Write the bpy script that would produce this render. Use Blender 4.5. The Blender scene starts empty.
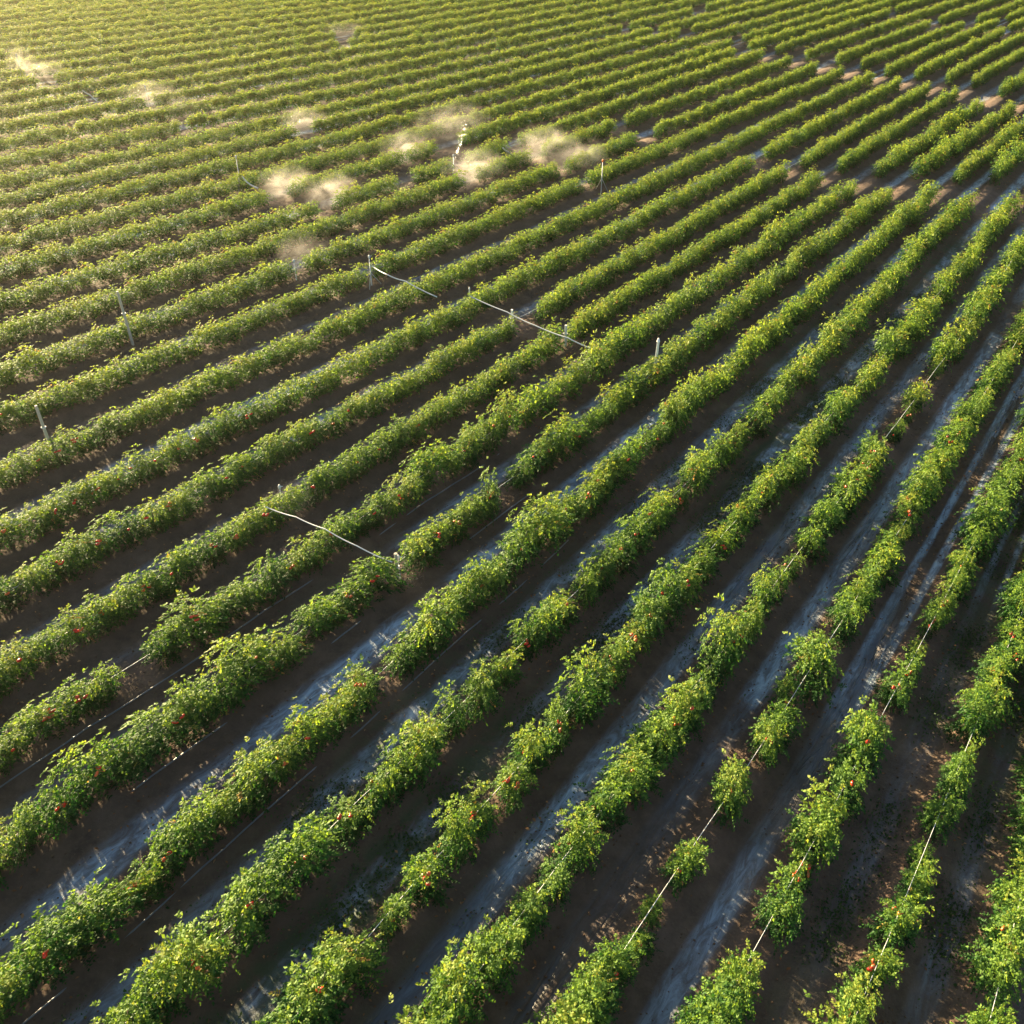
import bpy, math, random
import numpy as np
from mathutils import Vector, Matrix

random.seed(7)
rng = np.random.default_rng(11)
scn = bpy.context.scene
COL = scn.collection

# ------------------------------------------------------------------ camera
FOC, HORIZON, CAM_H = 950.0, -212.0, 10.7
PITCH = math.atan((512 - HORIZON) / FOC)
cam_d = bpy.data.cameras.new('camera')
cam = bpy.data.objects.new('camera', cam_d)
COL.objects.link(cam)
cam.location = (0, 0, CAM_H)
cam.rotation_euler = (math.pi / 2 - PITCH, 0, 0)
cam_d.sensor_width = 36.0
cam_d.lens = 36.0 * FOC / 1024.0
cam_d.clip_end = 2000
scn.camera = cam

# ------------------------------------------------------------------ sky, sun, exposure
SUN_EL = math.radians(13.5)
SUN_AZ = math.radians(40)          # to the left of the view direction (+Y)
world = bpy.data.worlds.new('World')
scn.world = world
world.use_nodes = True
wn = world.node_tree
wn.nodes.clear()
sky = wn.nodes.new('ShaderNodeTexSky')
sky.sky_type = 'NISHITA'
sky.sun_disc = False
sky.sun_elevation = SUN_EL
sky.sun_rotation = -SUN_AZ
sky.dust_density = 1.5
bg = wn.nodes.new('ShaderNodeBackground')
bg.inputs['Strength'].default_value = 0.05
wo = wn.nodes.new('ShaderNodeOutputWorld')
wn.links.new(sky.outputs[0], bg.inputs[0])
wn.links.new(bg.outputs[0], wo.inputs[0])
sun_d = bpy.data.lights.new('sun', 'SUN')
sun_d.energy = 5.0
sun_d.angle = math.radians(0.6)
sun_d.color = (1.0, 0.80, 0.47)
sun = bpy.data.objects.new('sun', sun_d)
COL.objects.link(sun)
sdir = Vector((-math.sin(SUN_AZ) * math.cos(SUN_EL), math.cos(SUN_AZ) * math.cos(SUN_EL), math.sin(SUN_EL)))
sun.rotation_euler = sdir.to_track_quat('Z', 'Y').to_euler()
scn.view_settings.view_transform = 'Standard'
scn.view_settings.look = 'None'
scn.view_settings.gamma = 1.0
scn.view_settings.use_curve_mapping = False
scn.view_settings.exposure = 2.78
scn.cycles.use_denoising = True
scn.cycles.max_bounces = 6
scn.cycles.diffuse_bounces = 3
scn.cycles.glossy_bounces = 2
scn.cycles.transmission_bounces = 4
scn.cycles.transparent_max_bounces = 6
scn.cycles.volume_bounces = 1
scn.cycles.volume_step_rate = 2.0
scn.cycles.volume_max_steps = 128

# ------------------------------------------------------------------ coordinates of the field
# u runs along the crop rows, v across them; row k (1 = nearest the corner by the camera's right) lies at v = rowv(u, k)
FA = math.radians(50)
CA, SA = math.cos(FA), math.sin(FA)
TERMS = [(0, 0), (0, 1), (0, 2), (0, 3), (1, 0), (1, 1), (1, 2), (2, 0), (2, 1), (3, 0)]
COEF = [-2.31647, 18.21276, 16.67817, -3.32955, 6.19324, -11.49126, -3.44138, 1.33286, 6.37274, -2.71789]
CORR = {1: (6.8, 8.6, [-0.23, -0.23, -0.23, -0.23, -0.23]),
        2: (5.9, 13.3, [-0.01, -0.07, -0.12, -0.17, -0.23]),
        3: (5.1, 18.2, [0.13, 0.02, -0.08, -0.17, -0.27]),
        4: (4.1, 23.5, [0.19, 0.05, -0.04, -0.1, -0.13]),
        5: (3.2, 28.4, [0.13, 0.09, 0.0, -0.03, 0.07]),
        6: (2.3, 32.0, [0.07, 0.11, 0.04, -0.01, 0.07]),
        7: (1.2, 31.5, [0.03, 0.07, 0.1, 0.16, 0.24]),
        8: (0.4, 41.9, [-0.04, 0.11, 0.21, 0.18, -0.06]),
        9: (1.2, 44.0, [0.17, 0.11, 0.18, 0.15, -0.22]),
        10: (2.0, 44.2, [0.03, 0.01, 0.07, 0.05, -0.2]),
        11: (3.0, 55.2, [-0.21, -0.04, -0.05, -0.03, 0.18]),
        12: (3.7, 58.9, [-0.25, -0.2, -0.16, -0.06, 0.15]),
        13: (4.4, 60.3, [-0.41, -0.24, -0.16, -0.06, 0.16]),
        14: (5.4, 60.7, [-0.28, -0.2, -0.1, -0.02, 0.02]),
        15: (6.3, 61.2, [-0.08, 0.07, 0.1, 0.01, -0.2]),
        16: (7.3, 59.7, [-0.03, 0.09, 0.03, -0.05, -0.03]),
        17: (8.1, 52.6, [0.11, 0.14, 0.12, 0.1, 0.09]),
        18: (9.0, 39.2, [0.13, -0.11, -0.15, -0.01, 0.34]),
        19: (9.9, 41.4, [0.26, 0.12, 0.06, 0.08, 0.17]),
        20: (11.1, 43.5, [0.24, 0.17, 0.1, 0.03, -0.04]),
        21: (11.8, 46.0, [0.28, 0.22, 0.15, 0.08, 0.02]),
        22: (12.5, 48.1, [0.22, 0.22, 0.22, 0.22, 0.22]),
        23: (13.3, 50.5, [0.04, 0.04, 0.04, 0.04, 0.04])}
KN = sorted(CORR)


def corr_row(u, k):
    k = max(1, k)
    if k > 23:
        return np.zeros_like(u)
    a, b, l = CORR[k]
    return np.interp(u, np.linspace(a, b, 5), l)


def rowv(u, k):
    u = np.atleast_1d(np.asarray(u, float))
    k = np.broadcast_to(np.asarray(k, float), u.shape)
    k = np.where(k > 23, 23 + (k - 23) * 1.15, k)
    U, Q = u / 50, k / 20
    v = sum(c * U ** i * Q ** j for (i, j), c in zip(TERMS, COEF))
    kf = np.floor(k).astype(int)
    fr = k - kf
    out = v.copy()
    for kk in np.unique(kf):
        m = kf == kk
        out[m] += corr_row(u[m], int(kk)) * (1 - fr[m]) + corr_row(u[m], int(kk) + 1) * fr[m]
    return out


def uk_xy(u, k):
    u = np.atleast_1d(np.asarray(u, float))
    v = rowv(u, k)
    return u * CA - v * SA, u * SA + v * CA


CP, SP = math.cos(PITCH), math.sin(PITCH)


def project(x, y, z):
    zz = z - CAM_H
    d = y * CP - zz * SP
    up = y * SP + zz * CP
    return 512 + FOC * x / d, 512 - FOC * up / d, d


def at(px, py, z=0.0):
    """the point of the field at height z seen at a pixel of the photograph"""
    w = (py - 512) / FOC
    t = (CAM_H - z) / (SP + w * CP)
    return Vector(((px - 512) / FOC * t, (CP - w * SP) * t, z))


def ground_z(fr):
    """height of the soil at the fraction fr between two rows: a bed under each row, a hollow between"""
    d = np.abs(fr - np.round(fr))
    return 0.10 * np.exp(-(d / 0.21) ** 4) - 0.03 * np.exp(-((d - 0.5) / 0.12) ** 2)


def k_at(x, y):
    u, v = x * CA + y * SA, -x * SA + y * CA
    ks = np.linspace(-3, 50, 400)
    vv = rowv(np.full(400, u), ks)
    return u, float(np.interp(v, vv, ks))


def gz(x, y):
    u, k = k_at(x, y)
    return float(ground_z(np.array([k]))[0])


# ------------------------------------------------------------------ object helpers
def tag(o, label=None, cat=None, group=None, kind=None):
    if label: o['label'] = label
    if cat: o['category'] = cat
    if group: o['group'] = group
    if kind: o['kind'] = kind
    return o


def empty(name, loc, rz=0.0, scale=1.0):
    o = bpy.data.objects.new(name, None)
    o.empty_display_size = 0.1
    COL.objects.link(o)
    o.location = loc
    o.rotation_euler = (0, 0, rz)
    o.scale = (scale,) * 3
    return o


def link(name, me, parent=None, loc=None):
    o = bpy.data.objects.new(name, me)
    COL.objects.link(o)
    if parent: o.parent = parent
    if loc is not None: o.location = loc
    return o


def np_mesh(name, verts, tris, mats, attrs=None, smooth=False, mat_idx=None):
    """a mesh from arrays: verts (n,3), faces (m,3) or (m,4)"""
    me = bpy.data.meshes.new(name)
    verts = np.asarray(verts, np.float32)
    tris = np.asarray(tris, np.int32)
    n, (m, s) = len(verts), tris.shape
    me.vertices.add(n)
    me.vertices.foreach_set('co', verts.ravel())
    me.loops.add(m * s)
    me.loops.foreach_set('vertex_index', tris.ravel())
    me.polygons.add(m)
    me.polygons.foreach_set('loop_start', np.arange(0, m * s, s, dtype=np.int32))
    for k, (typ, a) in (attrs or {}).items():
        at_ = me.attributes.new(k, typ, 'POINT')
        at_.data.foreach_set('value' if typ == 'FLOAT' else 'vector', np.asarray(a, np.float32).ravel())
    for mt in (mats if isinstance(mats, (list, tuple)) else [mats]):
        me.materials.append(mt)
    if mat_idx is not None:
        me.polygons.foreach_set('material_index', np.asarray(mat_idx, np.int32))
    if smooth:
        me.polygons.foreach_set('use_smooth', np.ones(m, bool))
    me.update()
    return me


def tube_arrays(pts, rad, sides=6, caps=True):
    pts = [Vector(p) for p in pts]
    n = len(pts)
    rads = rad if isinstance(rad, (list, tuple)) else [rad] * n
    V, F = [], []
    for i, p in enumerate(pts):
        t = (pts[min(i + 1, n - 1)] - pts[max(i - 1, 0)]).normalized()
        a = t.cross(Vector((0, 0, 1)) if abs(t.z) < 0.9 else Vector((1, 0, 0))).normalized()
        b = t.cross(a)
        for j in range(sides):
            th = 2 * math.pi * j / sides
            V.append(p + (a * math.cos(th) + b * math.sin(th)) * rads[i])
    for i in range(n - 1):
        for j in range(sides):
            q = (j + 1) % sides
            F.append((i * sides + j, i * sides + q, (i + 1) * sides + q, (i + 1) * sides + j))
    if caps:
        for i, p in ((0, pts[0]), (n - 1, pts[-1])):
            V.append(p)
            c = len(V) - 1
            for j in range(sides):
                q = (j + 1) % sides
                F.append((c, i * sides + j, i * sides + q, c) if False else (i * sides + j, i * sides + q, c, c))
    return V, F


class MB:
    """collects shapes and links them as one mesh object"""
    def __init__(s): s.v, s.f = [], []

    def add(s, V, F):
        o = len(s.v)
        s.v += [tuple(p) for p in V]
        for f in F:
            g = []
            for i in f:
                if i + o not in g: g.append(i + o)
            s.f.append(tuple(g))
        return s

    def tube(s, pts, rad, sides=6): return s.add(*tube_arrays(pts, rad, sides))

    def lathe(s, prof, sides=10, z0=0.0, c=(0, 0)):
        V, F = [], []
        for r, z in prof:
            for j in range(sides):
                th = 2 * math.pi * j / sides
                V.append((c[0] + r * math.cos(th), c[1] + r * math.sin(th), z + z0))
        for i in range(len(prof) - 1):
            for j in range(sides):
                q = (j + 1) % sides
                F.append((i * sides + j, i * sides + q, (i + 1) * sides + q, (i + 1) * sides + j))
        return s.add(V, F)

    def box(s, c, sx, sy, sz):
        V = [(c[0] + a * sx / 2, c[1] + b * sy / 2, c[2] + d * sz / 2) for a in (-1, 1) for b in (-1, 1) for d in (-1, 1)]
        return s.add(V, [(0, 1, 3, 2), (4, 6, 7, 5), (0, 4, 5, 1), (2, 3, 7, 6), (0, 2, 6, 4), (1, 5, 7, 3)])

    def mesh(s, name, mat, smooth=True):
        me = bpy.data.meshes.new(name)
        me.from_pydata(s.v, [], s.f)
        me.materials.append(mat)
        if smooth:
            me.polygons.foreach_set('use_smooth', [True] * len(me.polygons))
        me.update()
        return me

    def build(s, name, mat, parent=None, loc=None, smooth=True):
        return link(name, s.mesh(name, mat, smooth), parent, loc)


# ------------------------------------------------------------------ materials
class NT:
    def __init__(s, name):
        s.m = bpy.data.materials.new(name)
        s.m.use_nodes = True
        s.t = s.m.node_tree
        s.t.nodes.clear()
        s.out = s.t.nodes.new('ShaderNodeOutputMaterial')

    def n(s, typ, **kw):
        nd = s.t.nodes.new(typ)
        for k, v in kw.items():
            if k in nd.inputs:
                s.set(nd.inputs[k], v)
            else:
                setattr(nd, k, v)
        return nd

    def set(s, inp, v):
        if isinstance(v, bpy.types.NodeSocket):
            s.t.links.new(v, inp)
        else:
            inp.default_value = v

    def math(s, op, a, b=0.0, c=0.0, clamp=False):
        nd = s.t.nodes.new('ShaderNodeMath')
        nd.operation = op
        nd.use_clamp = clamp
        for i, v in enumerate((a, b, c)): s.set(nd.inputs[i], v)
        return nd.outputs[0]

    def attr(s, name): return s.n('ShaderNodeAttribute', attribute_name=name)

    def mix(s, f, a, b, blend='MIX'):
        nd = s.t.nodes.new('ShaderNodeMix')
        nd.data_type = 'RGBA'
        nd.blend_type = blend
        s.set(nd.inputs[0], f); s.set(nd.inputs[6], a); s.set(nd.inputs[7], b)
        return nd.outputs[2]

    def ramp(s, f, stops, interp='LINEAR'):
        nd = s.t.nodes.new('ShaderNodeValToRGB')
        e = nd.color_ramp.elements
        nd.color_ramp.interpolation = interp
        while len(e) < len(stops): e.new(0.5)
        for i, (p, c) in enumerate(stops):
            e[i].position = p
            e[i].color = c if len(c) == 4 else (*c, 1)
        s.set(nd.inputs[0], f)
        return nd.outputs[0]

    def noise(s, vec, scale, detail=4.0, rough=0.55, dist=0.0):
        nd = s.n('ShaderNodeTexNoise', Scale=scale, Detail=detail, Roughness=rough, Distortion=dist)
        s.set(nd.inputs['Vector'], vec)
        return nd.outputs[0]

    def smooth(s, x, a, b):
        nd = s.t.nodes.new('ShaderNodeMapRange')
        nd.interpolation_type = 'SMOOTHSTEP'
        s.set(nd.inputs[0], x)
        nd.inputs[1].default_value, nd.inputs[2].default_value = a, b
        nd.inputs[3].default_value, nd.inputs[4].default_value = 0.0, 1.0
        return nd.outputs[0]

    def done(s, sh, vol=False):
        s.t.links.new(sh, s.out.inputs['Volume' if vol else 'Surface'])
        return s.m


def leaf_material(name, stops, tr_stops, tr=0.5, rough=0.6):
    t = NT(name)
    a = t.attr('tint').outputs['Fac']
    oi = t.n('ShaderNodeObjectInfo').outputs['Random']
    dry = t.math('GREATER_THAN', a, 0.895)
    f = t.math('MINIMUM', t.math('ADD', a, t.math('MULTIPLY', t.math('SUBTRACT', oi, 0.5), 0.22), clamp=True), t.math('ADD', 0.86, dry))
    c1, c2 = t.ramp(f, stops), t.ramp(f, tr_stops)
    p = t.n('ShaderNodeBsdfPrincipled', **{'Base Color': c1, 'Roughness': rough})
    p.inputs['Specular IOR Level'].default_value = 0.15
    q = t.n('ShaderNodeBsdfTranslucent', Color=c2)
    mx = t.n('ShaderNodeMixShader', Fac=tr)
    t.t.links.new(p.outputs[0], mx.inputs[1])
    t.t.links.new(q.outputs[0], mx.inputs[2])
    return t.done(mx.outputs[0])


def plain(name, col, rough=0.6, scale=30, var=0.25, spec=0.4, metal=0.0):
    t = NT(name)
    tc = t.n('ShaderNodeTexCoord').outputs['Object']
    n = t.noise(tc, scale, 3)
    c = t.mix(n, (*[x * (1 - var) for x in col], 1), (*[min(1, x * (1 + var)) for x in col], 1))
    p = t.n('ShaderNodeBsdfPrincipled', **{'Base Color': c, 'Roughness': rough, 'Metallic': metal})
    p.inputs['Specular IOR Level'].default_value = spec
    return t.done(p.outputs[0])


M = {}
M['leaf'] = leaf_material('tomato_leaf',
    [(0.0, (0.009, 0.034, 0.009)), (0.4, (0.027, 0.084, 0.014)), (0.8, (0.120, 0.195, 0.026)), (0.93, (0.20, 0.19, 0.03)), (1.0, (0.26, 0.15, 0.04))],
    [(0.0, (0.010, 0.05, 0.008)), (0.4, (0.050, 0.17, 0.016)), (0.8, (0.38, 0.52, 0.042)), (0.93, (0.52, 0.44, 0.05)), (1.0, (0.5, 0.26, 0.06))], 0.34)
M['weed'] = leaf_material('weed_leaf',
    [(0.0, (0.018, 0.045, 0.012)), (1.0, (0.05, 0.085, 0.022))],
    [(0.0, (0.03, 0.08, 0.012)), (1.0, (0.09, 0.15, 0.03))], 0.35)
M['dry_leaf'] = leaf_material('dry_leaf',
    [(0.0, (0.10, 0.045, 0.02)), (0.5, (0.22, 0.10, 0.04)), (1.0, (0.36, 0.22, 0.11))],
    [(0.0, (0.12, 0.05, 0.02)), (0.5, (0.25, 0.11, 0.04)), (1.0, (0.36, 0.2, 0.09))], 0.3, 0.7)
M['stem'] = plain('plant_stem', (0.09, 0.105, 0.035), 0.6)
M['fruit'] = plain('ripe_tomato', (0.62, 0.035, 0.012), 0.25, 8, 0.25, 0.5)
M['orange_fruit'] = plain('half_ripe_tomato', (0.60, 0.10, 0.015), 0.3, 8, 0.35, 0.5)
M['calyx'] = plain('tomato_calyx', (0.05, 0.11, 0.02), 0.6)
M['hose'] = plain('white_hose', (0.50, 0.50, 0.48), 0.4, 6, 0.08)
M['drip'] = plain('grey_pipe', (0.12, 0.125, 0.135), 0.35, 6, 0.3)
M['stake_white'] = plain('white_painted_wood', (0.72, 0.68, 0.58), 0.6, 12, 0.15)
M['stake_grey'] = plain('weathered_wood', (0.40, 0.34, 0.26), 0.8, 12, 0.35)
M['orange'] = plain('orange_plastic', (0.70, 0.16, 0.03), 0.4, 12, 0.1)
M['clod'] = plain('soil_clod', (0.10, 0.062, 0.040), 0.95, 10, 0.4, 0.1)

# soil: brown earth with pale wheel tracks (blue sky sheen painted in) and wet streaks between the rows
t = NT('field_soil')
uk = t.n('ShaderNodeSeparateXYZ', Vector=t.attr('uk').outputs['Vector'])
U_, K_ = uk.outputs[0], uk.outputs[1]
pos = t.n('ShaderNodeNewGeometry').outputs['Position']
trk = t.attr('track').outputs['Fac']
dbl = t.attr('double').outputs['Fac']
wet = t.attr('wet').outputs['Fac']
mos = t.attr('moss').outputs['Fac']
pth = t.attr('path').outputs['Fac']
stretched = t.n('ShaderNodeCombineXYZ', X=t.math('MULTIPLY', U_, 0.35), Y=t.math('MULTIPLY', K_, 5.0)).outputs[0]
fine_str = t.n('ShaderNodeCombineXYZ', X=t.math('MULTIPLY', U_, 2.4), Y=t.math('MULTIPLY', K_, 10.0)).outputs[0]
n_str = t.noise(stretched, 1.0, 5, 0.6, 0.6)
n_fine = t.noise(fine_str, 1.0, 7, 0.7, 0.9)
n_big = t.noise(pos, 0.45, 4)
n_mid = t.noise(pos, 3.2, 6, 0.65)
n_grit = t.noise(pos, 26.0, 5, 0.7)
dd = t.math('ABSOLUTE', t.math('SUBTRACT', t.math('FRACT', t.math('ADD', K_, t.math('MULTIPLY', t.math('SUBTRACT', n_str, 0.5), 0.10))), 0.5))
lane1 = t.math('SUBTRACT', 1.0, t.smooth(dd, 0.04, 0.20))
lane2 = t.math('SUBTRACT', 1.0, t.smooth(t.math('ABSOLUTE', t.math('SUBTRACT', dd, 0.14)), 0.025, 0.085))
lane = t.math('ADD', t.math('MULTIPLY', lane1, t.math('SUBTRACT', 1.0, dbl)), t.math('MULTIPLY', lane2, dbl))
worn = t.smooth(n_fine, 0.36, 0.62)
pale = t.math('MULTIPLY', t.math('MULTIPLY', lane, trk), t.math('ADD', 0.45, t.math('MULTIPLY', worn, 0.75)), clamp=True)
soil = t.ramp(n_mid, [(0.25, (0.046, 0.028, 0.018)), (0.5, (0.090, 0.056, 0.036)), (0.75, (0.145, 0.092, 0.062))])
soil = t.mix(t.math('MULTIPLY', t.smooth(n_grit, 0.5, 0.72), 0.5), soil, (0.15, 0.098, 0.066, 1))
soil = t.mix(t.math('MULTIPLY', t.smooth(n_big, 0.4, 0.7), 0.35), soil, (0.052, 0.031, 0.021, 1))
furrow = t.smooth(dd, 0.22, 0.34)
edge = t.math('MULTIPLY', furrow, t.math('SUBTRACT', 1.0, t.smooth(dd, 0.34, 0.46)))
soil = t.mix(t.math('MULTIPLY', edge, 0.35), soil, (0.105, 0.062, 0.040, 1))
soil = t.mix(t.math('MULTIPLY', pth, 0.6), soil, t.ramp(n_mid, [(0.3, (0.08, 0.046, 0.027)), (0.7, (0.17, 0.10, 0.06))]))
silt_sheen = t.ramp(n_fine, [(0.3, (0.13, 0.18, 0.24)), (0.55, (0.24, 0.32, 0.41)), (0.75, (0.38, 0.48, 0.58))])  # pale silt, with the blue reflection of the sky painted into its colour
col = t.mix(pale, soil, silt_sheen)
moss_m = t.math('MULTIPLY', t.math('MULTIPLY', mos, t.smooth(dd, 0.5, 0.12)), t.smooth(n_mid, 0.38, 0.58), clamp=True)
moss_m = t.math('MULTIPLY', t.math('MULTIPLY', mos, t.math('SUBTRACT', 1.0, t.smooth(dd, 0.2, 0.36))), t.smooth(n_mid, 0.38, 0.58), clamp=True)
col = t.mix(t.math('MULTIPLY', moss_m, 0.8), col, (0.030, 0.050, 0.018, 1))
pud = t.math('MULTIPLY', t.math('MULTIPLY', wet, t.math('SUBTRACT', 1.0, t.smooth(dd, 0.10, 0.24))), t.smooth(n_str, 0.40, 0.56), clamp=True)
col = t.mix(t.math('MULTIPLY', pud, 0.7), col, (0.030, 0.032, 0.036, 1))
rough = t.math('SUBTRACT', t.math('SUBTRACT', 0.95, t.math('MULTIPLY', pud, 0.70)), t.math('MULTIPLY', pale, 0.50))
hgt = t.math('ADD', t.math('MULTIPLY', n_mid, 0.07), t.math('MULTIPLY', n_grit, 0.035))
hgt = t.math('MULTIPLY', hgt, t.math('SUBTRACT', 1.0, t.math('MULTIPLY', pud, 0.85)))
bump = t.n('ShaderNodeBump', Strength=0.9, Distance=0.6, Height=hgt)
p = t.n('ShaderNodeBsdfPrincipled', **{'Base Color': col, 'Roughness': rough, 'Normal': bump.outputs[0]})
p.inputs['Specular IOR Level'].default_value = 0.4
M['soil'] = t.done(p.outputs[0])

t = NT('outer_land')
pos = t.n('ShaderNodeNewGeometry').outputs['Position']
c = t.ramp(t.noise(pos, 0.3, 6), [(0.3, (0.05, 0.06, 0.025)), (0.7, (0.10, 0.085, 0.045))])
M['land'] = t.done(t.n('ShaderNodeBsdfPrincipled', **{'Base Color': c, 'Roughness': 0.95}).outputs[0])

# ------------------------------------------------------------------ ground
PATHS = [  # dirt cross paths between the blocks of rows, as points seen on the ground
    [(560, 118), (612, 136), (640, 142), (700, 160), (756, 172), (800, 180), (840, 186), (885, 195), (925, 203), (965, 211), (1012, 219), (1100, 236)],
    [(690, 52), (742, 58), (770, 66), (820, 74), (850, 80), (880, 86), (910, 91), (945, 98), (985, 108), (1023, 118), (1080, 130)],
    [(880, 22), (930, 27), (975, 33), (1023, 41)],
    [(250, 503), (296, 522), (345, 548), (405, 578), (440, 598)],
    [(505, 322), (545, 338), (590, 356)],
    [(395, 150), (440, 155), (480, 160), (545, 165), (590, 170)],
    [(262, 192), (300, 205), (345, 212)],
]
us = np.concatenate([np.arange(-12, 26, 0.22), np.arange(26, 86, 0.5)])
ks = np.arange(-4, 50.001, 1 / 14)
UU, KK = np.meshgrid(us, ks, indexing='ij')
uf, kf = UU.ravel(), KK.ravel()
gx, gy = uk_xy(uf, kf)
TRACK = {0: .1, 1: .18, 2: .20, 3: .5, 4: .2, 5: .60, 6: .60, 7: .65, 8: .9, 9: .30, 10: .12, 11: .35, 12: .35, 13: .75, 14: .35, 15: .5}
DOUBLE = {2: 1, 3: 1, 14: 1}
MOSS = {1: .8, 2: .6, 6: .9, 7: .55, 5: .3, 9: .2}
WET = {3: 1.0, 4: .7, 5: .9, 2: .2}
kb = np.floor(kf).astype(int)
r2 = np.random.default_rng(5)
tb = {k: r2.uniform(0.25, 0.75) for k in range(-6, 60)}
tb.update(TRACK)
ph = {k: r2.uniform(0, 6.28, 4) for k in range(-6, 60)}
track = np.zeros(len(uf)); double = np.zeros(len(uf)); moss = np.zeros(len(uf)); wet_a = np.zeros(len(uf))
for k in np.unique(kb):
    m = kb == k
    uu = uf[m]
    a = ph[int(k)]
    mod = 0.62 + 0.30 * np.sin(uu * 0.31 + a[0]) + 0.22 * np.sin(uu * 0.83 + a[1]) + 0.15 * np.sin(uu * 1.9 + a[2])
    track[m] = np.clip(tb[int(k)] * np.clip(mod + 0.15, 0.1, 1.2), 0, 1)
    double[m] = DOUBLE.get(int(k), 1 if a[3] > 4.4 and k > 14 else 0) * np.clip((uu - 9) / 4, 0, 1)
    moss[m] = np.clip(MOSS.get(int(k), 0.06) * (0.7 + 0.6 * np.sin(uu * 0.5 + a[1])), 0, 1) * (uu < 30)
    wet_a[m] = np.clip(WET.get(int(k), 0.0) * (0.6 + 0.7 * np.sin(uu * 0.6 + a[2])), 0, 1) * (uu < 22)
for k, boost, u0, u1 in ((4, 1.0, 9.5, 24), (3, 1.0, 10, 26), (5, .8, 9, 18), (6, .8, 9, 22), (2, .6, 14, 26), (8, .75, 1, 16), (7, .8, 3, 22), (9, .6, 8, 24), (10, .5, 14, 26), (12, .7, 5, 20), (5, .95, 3, 9)):
    m = (kb == k) & (uf > u0) & (uf < u1)
    track[m] = np.maximum(track[m], boost * (0.8 + 0.2 * np.sin(uf[m] * 1.3)))
m = (uf > 26) & (kb < 15)
track[m] = np.clip(track[m] * 1.5 + .25, 0, 1)
path_a = np.zeros(len(uf))
gpx = np.stack([gx, gy], 1)
for pl in PATHS:
    P = [np.array(at(a, b)[:2]) for a, b in pl]
    for A, B in zip(P, P[1:]):
        AB = B - A
        s = np.clip(((gpx - A) @ AB) / (AB @ AB), 0, 1)
        d = np.linalg.norm(gpx - (A + s[:, None] * AB), axis=1)
        path_a = np.maximum(path_a, np.clip(1.5 - d / 0.55, 0, 1))
track *= 1 - 0.85 * path_a
zz = ground_z(kf)
for q in range(14):                                    # clods and undulation of the tilled soil
    fx, fy, phs = r2.normal(0, 1.0 + q * 0.35), r2.normal(0, 1.0 + q * 0.35), r2.uniform(0, 6.28)
    zz = zz + 0.0065 * np.sin(gx * fx + gy * fy + phs)
nu, nk = len(us), len(ks)
I = np.arange(nu * nk).reshape(nu, nk)
quads = np.stack([I[:-1, :-1], I[1:, :-1], I[1:, 1:], I[:-1, 1:]], -1).reshape(-1, 4)
g = link('ground', np_mesh('ground', np.stack([gx, gy, zz], 1), quads, M['soil'],
     {'uk': ('FLOAT_VECTOR', np.stack([uf, kf, 0 * uf], 1)), 'track': ('FLOAT', track), 'double': ('FLOAT', double),
      'moss': ('FLOAT', moss), 'wet': ('FLOAT', wet_a), 'path': ('FLOAT', path_a)}, True))
tag(g, 'dark brown tilled soil with pale wheel tracks between the crop rows', 'ground', kind='structure')
mb = MB()
mb.v = [(-140, -40, -0.6), (140, -40, -0.6), (140, 190, -0.6), (-140, 190, -0.6)]
mb.f = [(0, 1, 2, 3)]
tag(mb.build('terrain', M['land']), 'flat open land around the planted field', 'terrain', kind='structure')

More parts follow.
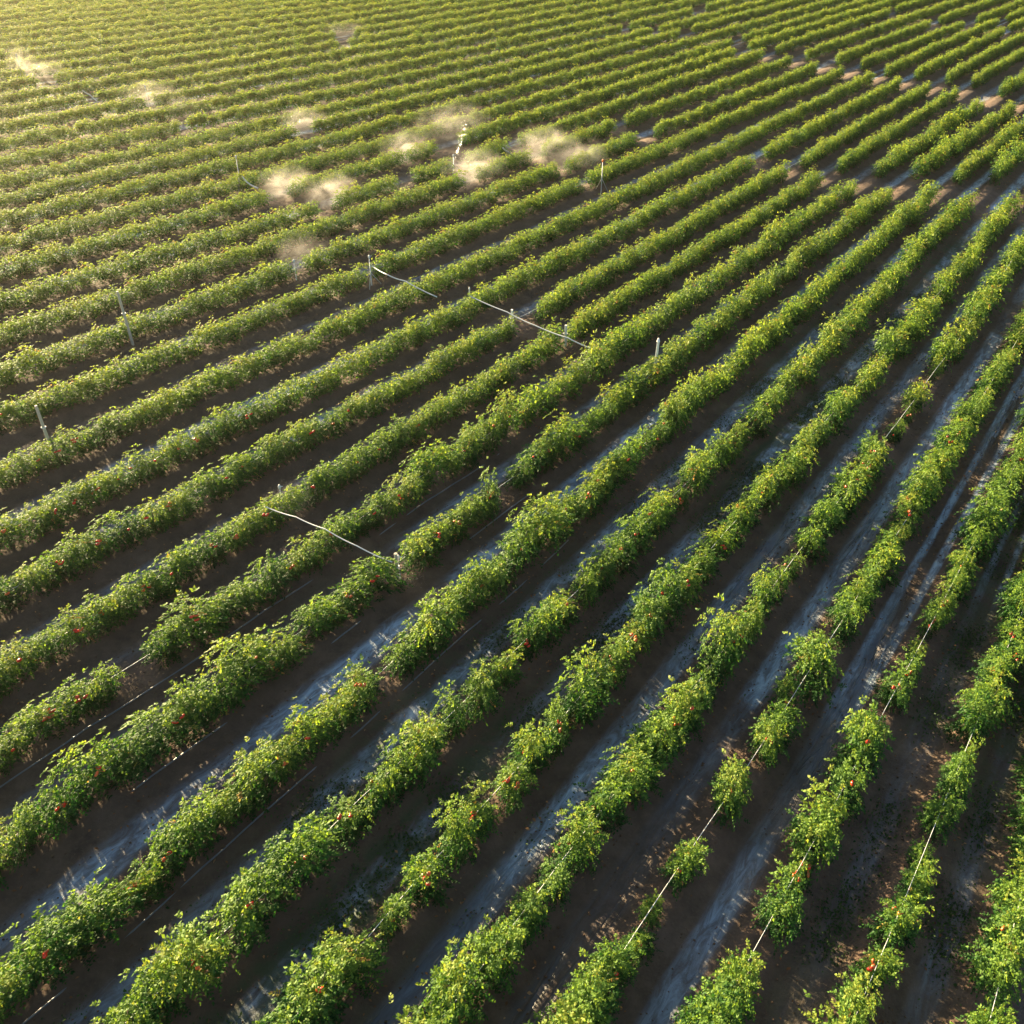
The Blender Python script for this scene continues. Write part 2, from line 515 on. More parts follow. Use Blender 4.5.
# ------------------------------------------------------------------ tomato plants
def leaflets(r, n_leaf, scale, pairs=3, size=1.0, spread=1.0):
    """leaf faces of one plant: kites folded along the midrib on drooping compound leaves"""
    n_lobe = r.integers(8, 12)
    ang = r.uniform(0, 6.28) + np.arange(n_lobe) * 6.28 / n_lobe + r.normal(0, .3, n_lobe)
    rad = r.uniform(0.05, 0.20, n_lobe) * spread
    hz = r.uniform(0.14, 0.60, n_lobe)
    hz[r.integers(n_lobe)] = 0.74
    lobes = np.stack([np.cos(ang) * rad, np.sin(ang) * rad * 0.9, hz], 1)
    lobes = np.vstack([lobes, [[0.0, 0.0, 0.55], [0.04, 0.02, 0.66], [-.06, 0, 0.22]]])
    li = r.integers(0, len(lobes), n_leaf)
    o = lobes[li] + r.normal(0, 1, (n_leaf, 3)) * np.array([.075, .070, .095]) * spread
    o[:, 2] = np.maximum(o[:, 2], 0.07)
    dxy = o[:, :2] * 1.0 + r.normal(0, .16, (n_leaf, 2))
    dxy /= np.linalg.norm(dxy, axis=1, keepdims=True) + 1e-6
    th = np.arctan2(dxy[:, 1], dxy[:, 0])
    el = r.normal(0.25, 0.45, n_leaf)
    L = r.uniform(0.10, 0.19, n_leaf) * scale
    V, T = [], []
    leaf_t = np.clip(r.normal(0.42, 0.10, n_leaf) + (o[:, 2] - 0.45) * 0.95, 0.02, 0.82)  # paler young tops over darker old leaves, exaggerated to paint in sun and shade
    old = r.random(n_leaf) < 0.007
    leaf_t[old] = 2.0
    slots = [(1.0, 0.0)]
    for q in range(pairs):
        slots += [(0.35 + 0.5 * q / max(1, pairs - 1), 1.05), (0.35 + 0.5 * q / max(1, pairs - 1), -1.05)]
    for s, turn in slots:
        d0 = np.stack([np.cos(th) * np.cos(el), np.sin(th) * np.cos(el), np.sin(el)], 1)
        b = o + d0 * (L * s)[:, None]
        b[:, 2] -= 0.55 * (s ** 2) * L
        th2 = th + turn + r.normal(0, .25, n_leaf)
        el2 = el - 0.55 * s + r.normal(-0.15, .35, n_leaf)
        d = np.stack([np.cos(th2) * np.cos(el2), np.sin(th2) * np.cos(el2), np.sin(el2)], 1)
        l = r.uniform(0.048, 0.085, n_leaf) * size * (1.2 if turn == 0 else 1.0)
        w = l * r.uniform(0.48, 0.66, n_leaf)
        side = np.stack([-np.sin(th2), np.cos(th2), np.zeros(n_leaf)], 1)
        side[:, 2] += r.normal(0, .35, n_leaf)
        nrm = np.cross(side, d)
        fold = r.uniform(0.10, 0.30, n_leaf)
        m1 = b + d * (l * .42)[:, None] + side * (w / 2)[:, None] + nrm * (w * fold)[:, None]
        m2 = b + d * (l * .42)[:, None] - side * (w / 2)[:, None] + nrm * (w * fold)[:, None]
        tip = b + d * l[:, None]
        V.append(np.stack([b, m1, tip, m2], 1))
        T.append(np.repeat((leaf_t + r.normal(0, .05, n_leaf))[:, None], 4, 1))
    V = np.concatenate(V, 0); T = np.concatenate(T, 0)
    T = np.where(T > 1.5, 0.9 + 0.1 * r.random((len(T), 1)), np.clip(T, 0, .86))
    keep = V[:, :, 2].min(1) > 0.02
    return V[keep].reshape(-1, 3), np.clip(T[keep], 0, 1).reshape(-1), lobes


def kite_tris(n):
    b = np.arange(n)[:, None] * 4
    return np.stack([b + [0, 2, 1], b + [0, 3, 2]], 1).reshape(-1, 3)


ARCH, ARCH_ARR = [], []
for i in range(16):
    r = np.random.default_rng(100 + i)
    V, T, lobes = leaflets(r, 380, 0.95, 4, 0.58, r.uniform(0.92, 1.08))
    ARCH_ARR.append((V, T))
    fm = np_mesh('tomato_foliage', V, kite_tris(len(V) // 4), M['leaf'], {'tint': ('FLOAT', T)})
    sb = MB()
    for lx, ly, lz in lobes[:7]:
        sb.tube([(0, 0, -0.05), (lx * .3, ly * .3, lz * .4), (lx, ly, lz)], [.016, .012, .006], 5)
    ARCH.append((fm, sb.mesh('tomato_stem', M['stem']), lobes))
LOD1 = []
for i in range(10):
    r = np.random.default_rng(300 + i)
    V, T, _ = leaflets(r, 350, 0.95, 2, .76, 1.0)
    LOD1.append((V, T))
LOD2 = []
for i in range(8):
    r = np.random.default_rng(400 + i)
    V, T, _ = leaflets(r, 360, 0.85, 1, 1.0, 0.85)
    LOD2.append((V, T))


def tomato_mesh():
    """a slightly ribbed ripe fruit with its green calyx"""
    V, F, MI = [], [], []
    nl, ns = 6, 10
    for i in range(nl + 1):
        ph_ = math.pi * i / nl
        for j in range(ns):
            th = 2 * math.pi * j / ns
            rr = 0.036 * math.sin(ph_) * (1 + 0.05 * math.cos(5 * th))
            V.append((rr * math.cos(th), rr * math.sin(th), 0.030 * math.cos(ph_) - (0.006 if i == 0 else 0)))
    for i in range(nl):
        for j in range(ns):
            q = (j + 1) % ns
            F.append((i * ns + j, (i + 1) * ns + j, (i + 1) * ns + q, i * ns + q)); MI.append(0)
    for j in range(5):
        th = 2 * math.pi * j / 5
        b = len(V)
        V += [(0, 0, .030), (.012 * math.cos(th - .5), .012 * math.sin(th - .5), .031), (.030 * math.cos(th), .030 * math.sin(th), .027), (.012 * math.cos(th + .5), .012 * math.sin(th + .5), .031)]
        F.append((b, b + 1, b + 2, b + 3)); MI.append(1)
    return np_mesh('tomato', V, F, [M['fruit'], M['calyx']], smooth=True, mat_idx=MI)


TOMATO = tomato_mesh()
PALE_TOMATO = TOMATO.copy()
PALE_TOMATO.materials[0] = M['orange_fruit']

# gaps in the rows: (pixel x, pixel y, radius) of bare stretches seen in the photograph
GAPS = [
    (935, 835, 13), (758, 930, 17), (884, 712, 8), (706, 829, 18), (750, 768, 16), (664, 888, 16), (676, 880, 10),
    (888, 447, 11), (934, 386, 11), (325, 984, 7), (464, 818, 8), (214, 930, 9), (282, 882, 9), (336, 815, 8),
    (122, 893, 5), (188, 827, 5), (369, 672, 10), (399, 566, 9), (510, 480, 7), (130, 664, 13), (80, 770, 6),
    (280, 508, 9), (564, 334, 13), (530, 318, 8), (1006, 952, 12), (988, 1000, 10), (990, 690, 9),
    (760, 157, 11), (792, 165, 12), (831, 172, 13), (869, 178, 14), (906, 183, 15), (941, 184, 16), (982, 190, 17), (1022, 200, 17),
    (879, 73, 10), (906, 78, 11), (936, 84, 11), (964, 88, 11), (992, 97, 11), (1020, 103, 11), (852, 67, 11), (828, 64, 10), (800, 62, 9), (768, 54, 8), (741, 45, 9),
    (620, 122, 8), (643, 134, 11), (536, 153, 11), (516, 146, 8), (279, 190, 11), (326, 200, 11), (302, 130, 12), (379, 150, 6), (371, 270, 10),
    (131, 322, 7), (447, 142, 13), (456, 158, 9), (467, 172, 10), (410, 165, 12), (395, 178, 7), (582, 172, 10), (560, 160, 9), (500, 138, 5),
    (25, 77, 7), (48, 83, 8), (95, 99, 5), (147, 108, 8), (184, 118, 7), (300, 268, 9), (345, 36, 10), (345, 208, 9), (934, 20, 7), (895, 15, 7), (970, 20, 7), (1004, 25, 7),
    (250, 186, 7), (685, 30, 7), (625, 27, 6), (655, 33, 6), (700, 10, 6),
]
SMALL = [(905, 425, 26, .62), (380, 912, 30, .80), (350, 955, 26, .82), (150, 870, 30, .86), (600, 1000, 40, .86), (640, 945, 22, .62), (655, 905, 20, .5),
         (683, 864, 20, .80), (1000, 960, 60, .85), (945, 640, 60, .86), (300, 325, 20, .75), (510, 320, 14, .8), (730, 870, 10, .8)]
ORD = 'zeroth first second third fourth fifth sixth seventh eighth ninth tenth eleventh twelfth thirteenth fourteenth fifteenth sixteenth seventeenth eighteenth nineteenth twentieth'.split()
TENS = {20: 'twenty', 30: 'thirty', 40: 'forty', 50: 'fifty', 60: 'sixty', 70: 'seventy', 80: 'eighty'}


def ordinal(n):
    if n <= 20: return ORD[n]
    t_, o_ = n // 10 * 10, n % 10
    return TENS[t_] + '-' + ORD[o_] if o_ else TENS[t_][:-1] + 'ieth'


# stretches planted bush by bush, as the photograph shows them: (row, first pixel, last pixel, [(pixel x, pixel y, size)])
SINGLES = [(4, (570, 1040), (762, 742), [(582, 1018, .9), (598, 990, 1.0), (617, 966, .72), (640, 942, .62), (655, 908, .5), (683, 864, .88), (728, 796, 1.0), (764, 738, .95)]),
           (7, (100, 1045), (352, 806), [(125, 1024, 1.05), (158, 994, 1.1), (196, 966, 1.15), (263, 908, 1.15), (306, 858, 1.25), (345, 812, 1.0)]),
           (1, (975, 1045), (1016, 925), [(980, 1028, .8), (1000, 978, 1.0), (1013, 935, .95)])]
CANDS = []


def u_at(px, py):
    w = at(px, py, .4)
    return w.x * CA + w.y * SA


for k_, a_, b_, l_ in SINGLES:
    CANDS += [(k_, u_at(x_, y_), s_) for x_, y_, s_ in l_]
plants = []
for k in range(1, 50):
    r = np.random.default_rng(900 + k)
    us_ = []
    u = -10.0
    while u < 84:
        u += (0.56 if k < 8 else 0.50 if k < 11 else 0.42) * (r.uniform(0.8, 1.2) if k < 11 else r.uniform(.93, 1.07))
        us_.append((u, 0))
    for u, single in us_ + [(u_, s_) for k_, u_, s_ in CANDS if k_ == k]:
        x, y = (float(a[0]) for a in uk_xy(u, k))
        j = r.normal(0, 0.035 if k < 14 else .02, 2)
        x, y = x + j[0], y + j[1]
        sc = r.normal(1.03 if k < 8 else 1.0, 0.18 if k < 8 else 0.13 if k < 11 else .035) * (0.95 if k < 4 else 1.0) * (0.90 if k > 10 else 1.0)
        if y < 1.0: continue
        px, py, d = project(x, y, 0.4)
        if not (-40 - 4200 / d < px < 1060 + 2600 / d and -16 < py < 1180): continue
        if any(k == k_ and u_at(*a_) < u < u_at(*b_) for k_, a_, b_, l_ in SINGLES):
            if not single: continue
        elif any((px - a) ** 2 + (py - b) ** 2 < c * c for a, b, c in GAPS): continue
        if single: sc = single
        for a, b, c, s in ([] if single else SMALL):
            if (px - a) ** 2 + (py - b) ** 2 < c * c: sc *= s
        wid = (0.76 if k < 9 else 0.74) * r.normal(1, .10 if k < 11 else .05)
        xa, ya = uk_xy([u - .2, u + .2], k)
        rowa = math.atan2(ya[1] - ya[0], xa[1] - xa[0]) + r.normal(0, .25 if k < 11 else .12) + r.choice([0, math.pi])
        plants.append(dict(w=wid, h=(0.88 if k < 9 else 0.84 if k < 14 else 0.80 if k < 20 else .76) * r.normal(1, .10 if k < 11 else .045), k=k, u=u, x=x, y=y, s=float(np.clip(sc, .45, 1.3)), d=d, px=px, py=py, rot=rowa, ln=(1.02 if k < 8 else 1.2) * r.normal(1, .08), v=int(r.integers(1000)), fr=r.random(),
                           inside=(-14 < px < 1038 and 4 < py < 1046)))
inside = sorted((p for p in plants if p['inside']), key=lambda p: p['d'])
near = inside[:300]
near_ids = {id(p) for p in near}
print('plants', len(plants), 'inside', len(inside), 'reach', near[-1]['d'], near[-1]['py'])

byrow = {}
for p in plants: byrow.setdefault(p['k'], []).append(p)
for k, l in byrow.items():
    l.sort(key=lambda p: p['u'])
    n = 0
    for a, p in enumerate(l):
        n += p['inside']
        p['n'] = n
        lo = p['u'] - l[a - 1]['u'] if a else 9
        hi = l[a + 1]['u'] - p['u'] if a + 1 < len(l) else 9
        p['lone'] = lo > 0.95 and hi > 0.95
        p['beside'] = (lo > 0.95) != (hi > 0.95)
# red fruit seen in the photograph
FRUIT = [(142, 872), (120, 893), (64, 958), (236, 915), (211, 950), (302, 858), (328, 833), (348, 838), (405, 893), (463, 820), (500, 773), (350, 805), (562, 716), (628, 802),
         (638, 945), (796, 869), (768, 900), (904, 902), (852, 790), (100, 708), (58, 704), (188, 720), (452, 588), (532, 558), (490, 498), (605, 500), (588, 494), (616, 562), (654, 616),
         (712, 463), (760, 495), (350, 418), (325, 452), (470, 540), (340, 600), (640, 650), (480, 575), (640, 880), (740, 640), (580, 440)]
fruit_of = {}
for a, b in FRUIT:
    p = min(near, key=lambda p: (p['px'] - a) ** 2 + (p['py'] - b) ** 2)
    fruit_of.setdefault(id(p), []).append((a, b))
rf = random.Random(77)
for p in near:
    if rf.random() < 0.5:
        fruit_of.setdefault(id(p), []).append((p['px'] + rf.uniform(-14, 14), p['py'] + rf.uniform(-8, 12)))

for p in near:
    fm, sm, lobes = ARCH[p['v'] % len(ARCH)]
    size = 'small' if p['s'] < 0.8 else 'large' if p['s'] > 1.08 else 'bushy'
    fr = fruit_of.get(id(p), [])
    lab = f"{'lone ' if p['lone'] else ''}{size} tomato plant{' with red fruit' if fr else ' beside a bare gap' if p['beside'] else ''}, {ordinal(p['n'])} up the {ordinal(p['k'])} row from bottom-right corner"
    e = empty('tomato_plant', (p['x'], p['y'], float(ground_z(np.array([float(p['k'])]))[0]) - .02), p['rot'], p['s'])
    e.scale = (p['s'] * p['ln'], p['s'] * p['w'], p['s'] * p['h'])
    tag(e, lab, 'tomato plant', 'tomato plants growing in rows')
    link('foliage', fm, e)
    link('stem', sm, e)
    rr = random.Random(p['v'])
    for a, b in fr:
        w = at(a, b, 0.55)
        view = (Vector((0, 0, CAM_H)) - w).normalized()
        for q in range(rr.choice((1, 2, 3))):
            loc = Vector((p['x'], p['y'], 0.5 * p['s'])) + view * (rr.uniform(.11, .17) * p['s']) + (w - Vector((p['x'], p['y'], 0.55))).normalized() * 0.08
            loc += Vector((rr.uniform(-.06, .06), rr.uniform(-.06, .06), rr.uniform(-.05, .05)))
            loc = e_loc = Matrix.Rotation(-p['rot'], 3, 'Z') @ (loc - e.location)
            loc = Vector((loc.x / e.scale.x, loc.y / e.scale.y, loc.z / e.scale.z))
            o = link('tomato', PALE_TOMATO if rr.random() < .3 else TOMATO, e, loc)
            o.rotation_euler = (rr.uniform(-.6, .6), rr.uniform(-.6, .6), rr.uniform(0, 6))
            o.scale = tuple(rr.uniform(.62, .92) / q_ for q_ in e.scale)

# every plant farther away, as one mass
VV, TT = [], []
for p in plants:
    if id(p) in near_ids: continue
    far = p['d'] > 36
    V, T = (LOD2[p['v'] % len(LOD2)] if far else LOD1[p['v'] % len(LOD1)])
    c, s = math.cos(p['rot']), math.sin(p['rot'])
    sc = p['s']
    V = V * np.array([p['ln'], p['w'], 1.0])
    if p['d'] < 15:
        V, T = ARCH_ARR[p['v'] % len(ARCH_ARR)]
    W = np.empty_like(V)
    W[:, 0] = p['x'] + sc * (c * V[:, 0] - s * V[:, 1])
    W[:, 1] = p['y'] + sc * (s * V[:, 0] + c * V[:, 1])
    W[:, 2] = 0.08 + sc * p['h'] * V[:, 2]
    VV.append(W)
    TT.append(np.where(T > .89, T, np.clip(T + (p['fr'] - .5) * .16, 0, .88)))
VV = np.concatenate(VV); TT = np.concatenate(TT)
print('mass kites', len(VV) // 4)
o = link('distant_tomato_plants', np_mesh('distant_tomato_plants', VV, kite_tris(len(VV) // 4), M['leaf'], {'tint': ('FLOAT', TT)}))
tag(o, 'dense green rows of tomato plants filling the far half of the field', 'tomato plants', kind='stuff')

# ------------------------------------------------------------------ hoses along the rows
def row_line(k, z, off, u0, u1, wob):
    r = np.random.default_rng(70 + k)
    uu = np.arange(u0, u1, 0.35)
    x, y = uk_xy(uu, float(k))
    pts = []
    for i in range(len(uu)):
        zz_ = z + wob * math.sin(uu[i] * 1.7 + k) * .5 + r.normal(0, wob * .15)
        pts.append((x[i] + off * SA, y[i] - off * CA, zz_))
    return pts


def row_span(k):
    l = [p for p in byrow[k] if -40 < p['px'] < 1064 and -20 < p['py'] < 1064]
    return l[0]['u'] - .4, l[-1]['u'] + .4


for k in range(1, 14):
    u0, u1 = row_span(k)
    mb = MB().tube(row_line(k, 0.53 if k < 8 else 0.44, 0.0, u0, min(u1, u0 + 30), 0.05), 0.0038, 5)
    tag(mb.build('irrigation_hose', M['hose']), f'thin white hose strung through the plants of the {ordinal(k)} row from bottom-right corner', 'hose', 'white hoses strung along the rows')
for k in range(8, 11):
    u0, u1 = row_span(k)
    mb = MB().tube(row_line(k, 0.060, 0.25, u0, min(u1, u0 + 11), 0.05), 0.012, 6)
    tag(mb.build('drip_pipe', M['drip']), f'grey drip pipe lying on the soil beside the {ordinal(k)} row from bottom-right corner', 'pipe', 'drip pipes on the ground')

# hoses slung across the rows
def sling(pts, label, r=00.012, sag=0.02):
    P = [at(a, b, z) for a, b, z in pts]
    out = []
    for A, B in zip(P, P[1:]):
        for q in range(6):
            s = q / 6
            w = A.lerp(B, s)
            w.z -= sag * 4 * s * (1 - s)
            out.append(w)
    out.append(P[-1])
    tag(MB().tube(out, r, 6).build('feeder_hose', M['hose']), label, 'hose', 'white hoses slung across the rows')


sling([(266, 507, .8), (296, 517, .85), (325, 529, .9), (357, 546, .85), (392, 562, .75)], 'white hose slung across three near rows beside the fine spray', .010)
sling([(372, 266, .95), (388, 275, 1.0), (405, 281, .9), (437, 297, .7)], 'white hose drooping from the pale riser towards the next row', .014)
sling([(470, 296, .9), (507, 312, .85), (534, 325, .8), (568, 338, .8), (596, 350, .7)], 'long white hose slung over the gap between four mid-field rows', .013)
sling([(242, 176, 1.05), (248, 183, .85), (258, 188, .75)], 'short white hose drooping from the riser beside the two big spray clouds', .02)
sling([(82, 90, 1.1), (90, 95, .9), (97, 101, .7)], 'short white hose slanting over a row beside the far left sprays', .02)
sling([(503, 148, 0.9), (508, 152, .5), (512, 155, .15)], 'short pale hose hanging at a row end among the central sprays', .025)
sling([(690, 222, .12), (716, 206, .12), (740, 201, .12)], 'pale hose lying on the shaded soil between two mid-field rows', .022, 0)

# ------------------------------------------------------------------ stakes and risers
def stake(px, py, hgt, rad, mat, label, lean=(0, 0), cap=False):
    b = at(px, py)
    b.z = gz(b.x, b.y)
    e = empty('stake', b)
    tag(e, label, 'stake')
    MB().tube([(0, 0, -.12), (lean[0] * .5, lean[1] * .5, hgt * .5), (lean[0], lean[1], hgt)], [rad, rad * .95, rad * .85], 7).build('post', mat, e, smooth=False)
    if cap:
        MB().tube([(lean[0], lean[1], hgt * .96), (lean[0] * 1.05, lean[1] * 1.05, hgt * 1.04)], [rad * 1.15, rad * .5], 7).build('tip', mat, e)
    else:
        MB().tube([(lean[0] * .6 + rad * 1.3 * math.cos(a), lean[1] * .6 + rad * 1.3 * math.sin(a), hgt * .6) for a in np.linspace(0, 6.28, 9)], rad * .28, 4).build('tie', M['hose'], e)


stake(653, 384, 1.0, .035, M['stake_white'], 'white square-topped stake standing up among plants in mid-field', (0.02, 0), True)
stake(56, 462, 1.2, .033, M['stake_grey'], 'weathered wooden stake in a row near the left edge', (-0.02, 0.02))
stake(134, 348, 1.35, .035, M['stake_grey'], 'thin bent wooden stake at a small row gap, behind the weathered stake', (-0.06, 0.05))
stake(565, 350, .55, .035, M['stake_white'], 'pale wrapped stake at the row end under the long white hose', (0, 0))
stake(512, 334, .55, .035, M['stake_white'], 'pale wrapped stake beside a bushy plant under the long white hose', (0, 0.02))
stake(470, 311, .6, .02, M['stake_white'], 'slim white stake where the long white hose begins', (0, 0), True)
stake(398, 590, 0.7, .035, M['stake_grey'], 'short wooden stake at the row gap where the near cross hose ends', (0.02, 0))


def riser(px, py, hgt, label, head='hose', feet=True):
    b = at(px, py)
    b.z = gz(b.x, b.y)
    e = empty('sprinkler', b)
    tag(e, label, 'sprinkler', 'sprinkler risers between the rows')
    MB().tube([(0, 0, -.05), (0, 0, hgt)], [.013, .010], 8).build('riser_pipe', M['hose'], e)
    h = MB().lathe([(0.0, hgt + .08), (.012, hgt + .078), (.026, hgt + .045), (.029, hgt + .012), (.018, hgt - .02), (0.0, hgt - .025)], 10)
    h.tube([(0, 0, hgt + .04), (.07, -.035, hgt + .07)], [.010, .007], 6)
    h.build('sprinkler_head', M['orange'] if head == 'orange' else M['hose'], e)
    if feet:
        for a in (0.4, 2.5, 4.6):
            MB().tube([(0, 0, hgt * .45), (.26 * math.cos(a), .26 * math.sin(a), -.02)], .013, 5).build('leg', M['hose'], e)


riser(601, 193, 1.0, 'white tripod sprinkler with an orange head between mid-field rows', 'orange')
riser(372, 288, .75, 'white tripod sprinkler with a hose drooping towards the next row')
riser(242, 193, 1.05, 'white tripod sprinkler beside the two big spray clouds')
riser(24, 82, 1.0, 'far white sprinkler at the small bright spray near the left edge')
riser(150, 110, .8, 'far white sprinkler inside the fan-shaped spray', feet=False)
riser(454, 174, .5, 'white sprinkler throwing a tall jet among the central sprays')
riser(284, 512, 0.5, 'low sprinkler at the near row gap with a fine golden spray', feet=False)
riser(401, 586, 0.5, 'low sprinkler at the end of the near cross hose', feet=False)
riser(297, 283, 0.5, 'white sprinkler inside the spray over a leafy row', feet=False)

# ------------------------------------------------------------------ spray clouds
def spray_material(name, dens, seed):
    t = NT(name)
    oc = t.n('ShaderNodeTexCoord').outputs['Object']
    ln = t.n('ShaderNodeVectorMath', operation='LENGTH')
    t.t.links.new(oc, ln.inputs[0])
    fall = t.math('SUBTRACT', 1.0, t.smooth(ln.outputs['Value'], 0.10, 0.98))
    off = t.n('ShaderNodeVectorMath', operation='ADD')
    t.t.links.new(oc, off.inputs[0])
    off.inputs[1].default_value = (seed * 3.7, seed * 1.3, 0)
    n = t.smooth(t.noise(off.outputs[0], 2.2, 4, 0.65, 0.6), 0.36, 0.74)
    den = t.math('MULTIPLY', t.math('MULTIPLY', t.math('POWER', fall, 1.1), n), dens * 0.28)
    v = t.n('ShaderNodeVolumePrincipled', Density=den)
    v.inputs['Color'].default_value = (1.0, 0.93, 0.84, 1)
    v.inputs['Anisotropy'].default_value = 0.3
    return t.done(v.outputs[0], True)


M['drop'] = plain('water_drop', (0.62, 0.60, 0.55), 0.15, 20, 0.05, 0.6)
_sph = None


def sphere_arrays(nl=10, ns=16):
    V, F = [(0, 0, 1)], []
    for i in range(1, nl):
        a = math.pi * i / nl
        for j in range(ns):
            b = 2 * math.pi * j / ns
            V.append((math.sin(a) * math.cos(b), math.sin(a) * math.sin(b), math.cos(a)))
    V.append((0, 0, -1))
    for j in range(ns):
        F.append((0, 1 + j, 1 + (j + 1) % ns))
        e0 = 1 + (nl - 2) * ns
        F.append((len(V) - 1, e0 + (j + 1) % ns, e0 + j))
    for i in range(nl - 2):
        for j in range(ns):
            a, b = 1 + i * ns + j, 1 + i * ns + (j + 1) % ns
            F.append((a, a + ns, b + ns, b))
    return V, F


def spray(px, py, rx, rz_, dens, label, drops=350, yaw=0.87, dropsize=.0035, aspect=0.75):
    """a drifting cloud of spray over the ground point seen at (px, py): mist body plus a fan of droplets"""
    b = at(px, py)
    me = bpy.data.meshes.new('mist')
    V, F = sphere_arrays()
    me.from_pydata(V, [], F)
    me.materials.append(spray_material('spray_mist', dens, px % 17))
    e = empty('water_spray', (b.x, b.y, 0.05))
    tag(e, label, 'water spray', 'clouds of irrigation spray')
    c = link('mist', me, e, (0, 0, rz_ * .38))
    c.scale = (rx * 1.1, rx * 1.1 * aspect, rz_ * 1.0)
    c.rotation_euler = (0, 0, yaw)
    r = np.random.default_rng(int(px * 7 + py))
    n = drops
    az = r.choice(np.linspace(-.9, .9, 8), n) + r.normal(0, .05, n) + yaw
    s = r.uniform(0, 1, n) ** 0.8
    reach = r.uniform(.5, 1.1, n) * rx
    x = np.cos(az) * reach * s + r.normal(0, .04, n) - rx * .5 * math.cos(yaw)
    y = np.sin(az) * reach * s + r.normal(0, .04, n) - rx * .5 * math.sin(yaw)
    top = rz_ * 1.1
    z = top * (0.75 + 0.9 * s - 1.6 * s * s) * r.uniform(.75, 1.05, n)
    C = np.stack([x, y, np.maximum(z, .03)], 1)
    sz = r.uniform(.5, 1.0, n) * dropsize
    octv = np.array([(1, 0, 0), (-1, 0, 0), (0, 1, 0), (0, -1, 0), (0, 0, 1.6), (0, 0, -1.6)])
    octf = np.array([(0, 2, 4), (2, 1, 4), (1, 3, 4), (3, 0, 4), (2, 0, 5), (1, 2, 5), (3, 1, 5), (0, 3, 5)])
    W = (C[:, None, :] + octv[None] * sz[:, None, None]).reshape(-1, 3)
    T = (np.arange(n)[:, None, None] * 6 + octf[None]).reshape(-1, 3)
    o = link('droplets', np_mesh('droplets', W, T, M['drop']), e)
    o['kind'] = 'stuff'


spray(290, 197, 1.35, 0.75, 2.6, 'bright cream spray cloud just right of the sprinkler with the short drooping hose')
spray(334, 206, 1.25, 0.80, 2.2, 'rounded cream spray cloud at a row end, nearer than the bright cloud beside it')
spray(304, 268, 1.1, 0.75, 1.5, 'thin golden spray drifting across a leafy row onto bare soil')
spray(405, 163, 1.2, 0.9, 2.0, 'pale spray cloud at the left of the central cluster of sprays')
spray(450, 140, 2.0, 1.1, 0.9, 'wide thin veil of spray behind the tall water jet')
spray(473, 182, 1.5, 0.85, 2.0, 'cream spray cloud hanging over the front of the central spray cluster')
spray(543, 161, 1.7, 0.95, 2.0, 'large cream spray cloud between two row ends right of centre')
spray(582, 170, 1.3, 0.85, 1.8, 'rightmost cream spray cloud, drifting onto the end of a row')
spray(303, 134, 1.3, 0.75, 2.0, 'small pale spray filling a square gap in a far row')
spray(150, 109, 1.5, .9, 1.3, 'fan-shaped far spray with a bright white core')
spray(184, 119, 1.2, 0.7, 0.9, 'faint thin spray just right of the fan-shaped one')
spray(46, 82, 1.3, 0.8, 1.5, 'brightest small white spray near the far left edge')
spray(25, 78, 0.8, 1.2, 2.0, 'slim upright spray beside the far left sprinkler')
spray(345, 38, 1.6, 0.6, .8, 'pale dusty spray in the farthest rows at the top')
spray(292, 516, 0.8, 0.5, 2.0, 'fine golden spray at the near row gap below the cross hose', 300)
spray(408, 582, 0.55, 0.40, 1.0, 'small faint spray at the lower end of the near cross hose', 200)


def jet(px, py, ex, ey, label, hgt=1.9):
    A, B = at(px, py), at(ex, ey, hgt)
    pts = []
    for q in range(12):
        s = q / 11
        w = A.lerp(B, s)
        w.z = 0.35 + (hgt - 0.35) * s
        pts.append(w)
    r = random.Random(3)
    mb = MB()
    for i, w in enumerate(pts[:-1]):
        for q in range(12):
            v = w.lerp(pts[i + 1], r.random()) + Vector((r.gauss(0, .02), r.gauss(0, .02), r.gauss(0, .025))) * (1 + i * .30)
            mb.tube([v, v + Vector((0.0, 0.01, 0.03))], [.0022, .001], 4)
    tag(mb.build('water_jet', M['drop']), label, 'water jet', kind='stuff')


jet(455, 170, 466, 125, 'tall thin arc of water thrown above the central sprinkler', 1.5)

# ------------------------------------------------------------------ litter, weeds and clods on the soil
def scatter(n, umin, umax, kmin, kmax, pick, seed):
    r = np.random.default_rng(seed)
    u = r.uniform(umin, umax, n)
    k = pick(r, n, kmin, kmax)
    x, y = uk_xy(u, k)
    px, py, d = project(x, np.maximum(y, .5), 0)
    m = (px > -30) & (px < 1054) & (py > -10) & (py < 1060) & (y > 1)
    return x[m], y[m], ground_z(k[m]), d[m], u[m], k[m]


def flat_leaves(x, y, z, size, r, lift=.4):
    n = len(x)
    th = r.uniform(0, 6.28, n)
    d = np.stack([np.cos(th), np.sin(th), r.uniform(-.1, lift, n)], 1)
    s = np.stack([-np.sin(th), np.cos(th), r.normal(0, .35, n)], 1)
    b = np.stack([x, y, z + .022], 1)
    l = size[:, None]
    return np.stack([b, b + d * l * .45 + s * l * .28 + [0, 0, .01], b + d * l, b + d * l * .45 - s * l * .28 + [0, 0, .01]], 1).reshape(-1, 3)


def beside_rows(r, n, a, b):
    return r.integers(a, b, n) - np.abs(r.normal(0.24, .12, n))


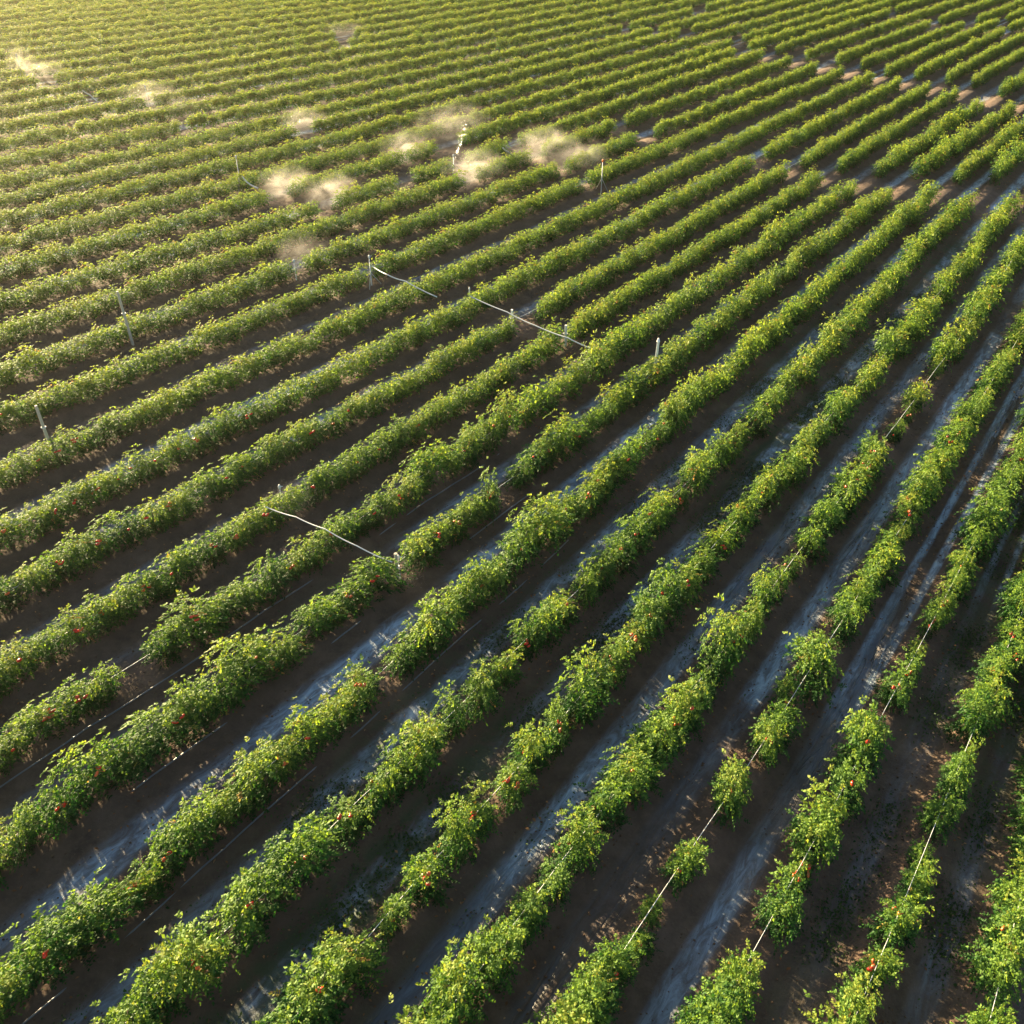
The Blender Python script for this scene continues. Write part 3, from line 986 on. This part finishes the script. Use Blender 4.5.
r = np.random.default_rng(21)
x, y, z, d, _, _ = scatter(34000, -3, 60, 1, 30, beside_rows, 31)
clump = np.sin(x * 1.7 + 1.3 * np.sin(y * .9)) * np.sin(y * 1.9 + x * .6) + r.normal(0, .35, len(x))
m = clump > 0.25
x, y, z, d = x[m], y[m], z[m], d[m]
V = flat_leaves(x, y, z, r.uniform(.025, .07, len(x)), r)
o = link('fallen_leaves', np_mesh('fallen_leaves', V, kite_tris(len(x)), M['dry_leaf'], {'tint': ('FLOAT', np.repeat(r.random(len(x)), 4))}))
tag(o, 'orange-brown fallen leaves scattered on the soil along the rows', 'fallen leaves', kind='stuff')

x, y, z, d, u, k = scatter(150000, -2, 26, 1, 10, lambda r, n, a, b: r.integers(a, b, n) + 0.5 + r.normal(0, .13, n), 41)
kb2 = np.floor(k).astype(int)
ms = np.array([MOSS.get(int(q), 0.0) for q in kb2])
dens = ms * (0.45 + 0.5 * np.sin(u * .9 + kb2) * np.sin(u * 2.3 + kb2 * 2)) + r.normal(0, .10, len(x))
m = dens > 0.34
x, y, z = x[m], y[m], z[m]
V = flat_leaves(x, y, z - .01, r.uniform(.02, .05, len(x)), r, .9)
o = link('weeds', np_mesh('weeds', V, kite_tris(len(x)), M['weed'], {'tint': ('FLOAT', np.repeat(r.random(len(x)), 4))}))
tag(o, 'low dark green weeds creeping along the furrows between near rows', 'weeds', kind='stuff')

x, y, z, d, _, _ = scatter(16000, -3, 22, 0, 12, lambda r, n, a, b: r.uniform(a, b, n), 51)
n = len(x)
sz = r.uniform(.006, .026, n) * r.uniform(.5, 1, n)
octv = np.array([(1, .1, 0), (-1, 0, .1), (0, 1, -.1), (.1, -1, 0), (0, .1, .8), (0, 0, -.8)])
octf = np.array([(0, 2, 4), (2, 1, 4), (1, 3, 4), (3, 0, 4), (2, 0, 5), (1, 2, 5), (3, 1, 5), (0, 3, 5)])
th = r.uniform(0, 6.28, n)
ov = np.repeat(octv[None], n, 0) * r.uniform(.6, 1.4, (n, 6, 1))
ox = ov[:, :, 0] * np.cos(th)[:, None] - ov[:, :, 1] * np.sin(th)[:, None]
oy = ov[:, :, 0] * np.sin(th)[:, None] + ov[:, :, 1] * np.cos(th)[:, None]
W = np.stack([x[:, None] + ox * sz[:, None], y[:, None] + oy * sz[:, None], z[:, None] + .012 + ov[:, :, 2] * sz[:, None]], -1).reshape(-1, 3)
T = (np.arange(n)[:, None, None] * 6 + octf[None]).reshape(-1, 3)
o = link('soil_clods', np_mesh('soil_clods', W, T, M['clod']))
tag(o, 'small crumbled clods of brown soil strewn between the rows', 'soil clods', kind='stuff')

# ------------------------------------------------------------------ the warm evening air
t = NT('warm_haze')
v = t.n('ShaderNodeVolumePrincipled', Density=0.0003)
v.inputs['Color'].default_value = (1.0, 0.92, 0.72, 1)
v.inputs['Anisotropy'].default_value = 0.8
hm = t.done(v.outputs[0], True)
mb = MB().box((0, 75, 5.35), 300, 250, 14.1)
mb.v = [(a, b, (-1.7 if c < 5 else 11.6)) for a, b, c in mb.v]
tag(mb.build('haze', hm, smooth=False), 'thin warm evening haze hanging over the whole field', 'haze', kind='stuff')
